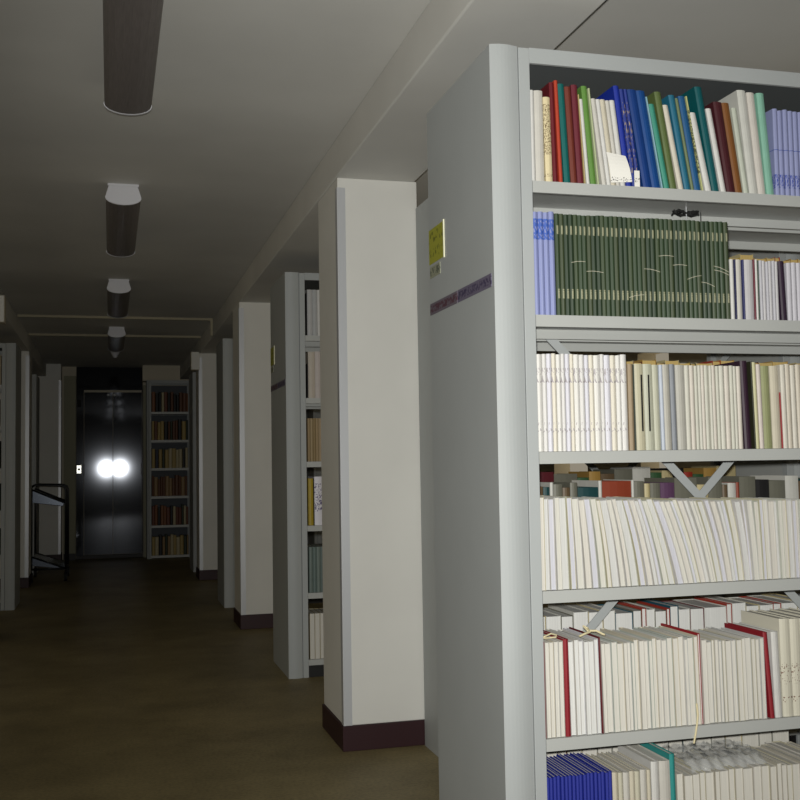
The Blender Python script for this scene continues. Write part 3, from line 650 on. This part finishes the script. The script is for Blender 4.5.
# ------------------------------------------------------------------ book trolley with sloping shelves
t = thing('book_trolley', (-0.645, 12.2, 0), 'dark tube-framed book trolley with two sloping trays at the left of the aisle', 'trolley')
xl, xr, ya, yb = -0.175, 0.18, 0.0, 0.62
for y in (ya, yb):
    bm = bmesh.new()
    pts = [(xl, y, 0.13), (xl, y, 1.0), (xl+.008, y, 1.035), (xl+.035, y, 1.05), (xr-.05, y, 1.04), (xr-.015, y, 1.025), (xr, y, 0.99), (xr, y, 0.13)]
    tube(bm, pts, .0125, 10); obj('end_frame', bm, TUBEM, t, smooth=True)
    bm = bmesh.new(); tube(bm, [(xl, y, .14), (xr, y, .14)], .011, 10); obj('bottom_rail', bm, TUBEM, t, smooth=True)
    for za, zb in ((1.00, .845), (.275, .10+.04)):
        bm = bmesh.new(); tube(bm, [(xl, y, za), (xr, y, zb)], .010, 8); obj('tray_rail', bm, TUBEM, t, smooth=True)
for za, zb in ((.990, .830), (.270, .150)):
    bm = bmesh.new(); d = Vector((xr-xl, 0, zb-za)).normalized(); nrm = Vector((-d.z, 0, d.x))
    P = lambda s, y, up: Vector((xl, y, za))+d*s+nrm*up
    L_ = (Vector((xr-xl, 0, zb-za))).length
    def plate(p):
        v = [bm.verts.new(q) for q in p]
        for f in ((0,1,2,3), (7,6,5,4), (0,4,5,1), (1,5,6,2), (2,6,7,3), (3,7,4,0)): bm.faces.new([v[i] for i in f])
    y0_, y1_ = ya+.014, yb-.014
    plate([P(.01, y0_, 0), P(L_-.02, y0_, 0), P(L_-.02, y1_, 0), P(.01, y1_, 0), P(.01, y0_, .003), P(L_-.02, y0_, .003), P(L_-.02, y1_, .003), P(.01, y1_, .003)])
    plate([P(L_-.023, y0_, .003), P(L_-.02, y0_, .003), P(L_-.02, y1_, .003), P(L_-.023, y1_, .003), P(L_-.023, y0_, .05), P(L_-.02, y0_, .05), P(L_-.02, y1_, .05), P(L_-.023, y1_, .05)])
    # wedge-shaped end cheek below the tray
    a = [P(.01, y0_, -.001), P(L_-.03, y0_, -.001), Vector((xr-.03, y0_, zb-.012)), Vector((xl+.012, y0_, zb+.03))]
    plate([*a, *[q+Vector((0, .002, 0)) for q in a]])
    o = obj('tray', bm, TRAYM, t); o['label'] = 'sloping grey steel tray'
for x in (xl, xr):
    for y in (ya, yb):
        bm = bmesh.new(); tube(bm, [(x, y, .125), (x, y, .075)], .008); box(bm, x-.016, x+.016, y-.012, y+.012, .03, .085); c = obj('caster', bm, TUBEM, t)
        bm = bmesh.new(); bmesh.ops.create_cone(bm, cap_ends=True, segments=20, radius1=.052, radius2=.052, depth=.03, matrix=Matrix.Translation((x, y+.01, .052)) @ Matrix.Rotation(math.pi/2, 4, 'Y')); obj('wheel', bm, RUBBER, c)

# ------------------------------------------------------------------ light
def area(name, loc, rot, sx_, sy_, power, col):
    l = bpy.data.lights.new(name, 'AREA'); l.shape = 'RECTANGLE'; l.size = sx_; l.size_y = sy_; l.energy = power; l.color = col
    o = bpy.data.objects.new(name, l); COL.objects.link(o); o.location = loc; o.rotation_euler = rot; return o
AMB = 6.5
for a, b in WIN:
    for s in (-1, 1):
        area('window_daylight', (s*5.3, (a+b)/2, 1.55), (0, s*math.pi/2, 0), 1.4, b-a, AMB*(b-a)*(1.4 if a < 4.5 else 0.3), (1, .86, .58))
w = bpy.data.worlds.new('world'); bpy.context.scene.world = w; w.use_nodes = True
w.node_tree.nodes['Background'].inputs[0].default_value = (0.9, 0.8, 0.62, 1); w.node_tree.nodes['Background'].inputs[1].default_value = 0.3

# camera
yaw, pitch, roll, fpx = .2672, .0613, -.0166, 1061.5563
cy, sy, cp_, sp_ = math.cos(yaw), math.sin(yaw), math.cos(pitch), math.sin(pitch)
F = Vector((sy*cp_, cy*cp_, sp_)); R = Vector((cy, -sy, 0)); UU = R.cross(F)
cr, sr = math.cos(roll), math.sin(roll); R2 = cr*R+sr*UU; U2 = cr*UU-sr*R
cam = bpy.data.cameras.new('camera'); co = bpy.data.objects.new('camera', cam); COL.objects.link(co)
M = Matrix((R2, U2, -F)).transposed().to_4x4(); M.translation = Vector((0, 0, H)); co.matrix_world = M
cam.sensor_width = 36; cam.lens = fpx/800*36; cam.clip_start = 0.05
bpy.context.scene.camera = co
# the camera's own flash, just above the lens
fl = bpy.data.lights.new('camera_flash', 'SPOT'); fl.energy = 420; fl.spot_size = math.radians(86); fl.spot_blend = 1.0; fl.shadow_soft_size = 0.018; fl.color = (1, .99, .93)
fo = bpy.data.objects.new('camera_flash', fl); COL.objects.link(fo)
F2 = (F+0.12*R2).normalized()
fo.rotation_euler = F2.to_track_quat('-Z', 'Y').to_euler(); fo.location = Vector((0, 0, H))+U2*0.045-R2*0.012+F*0.01

s = bpy.context.scene
s.view_settings.view_transform = 'Standard'; s.view_settings.look = 'None'; s.view_settings.exposure = 0.0; s.view_settings.gamma = 1.0; s.view_settings.use_curve_mapping = False
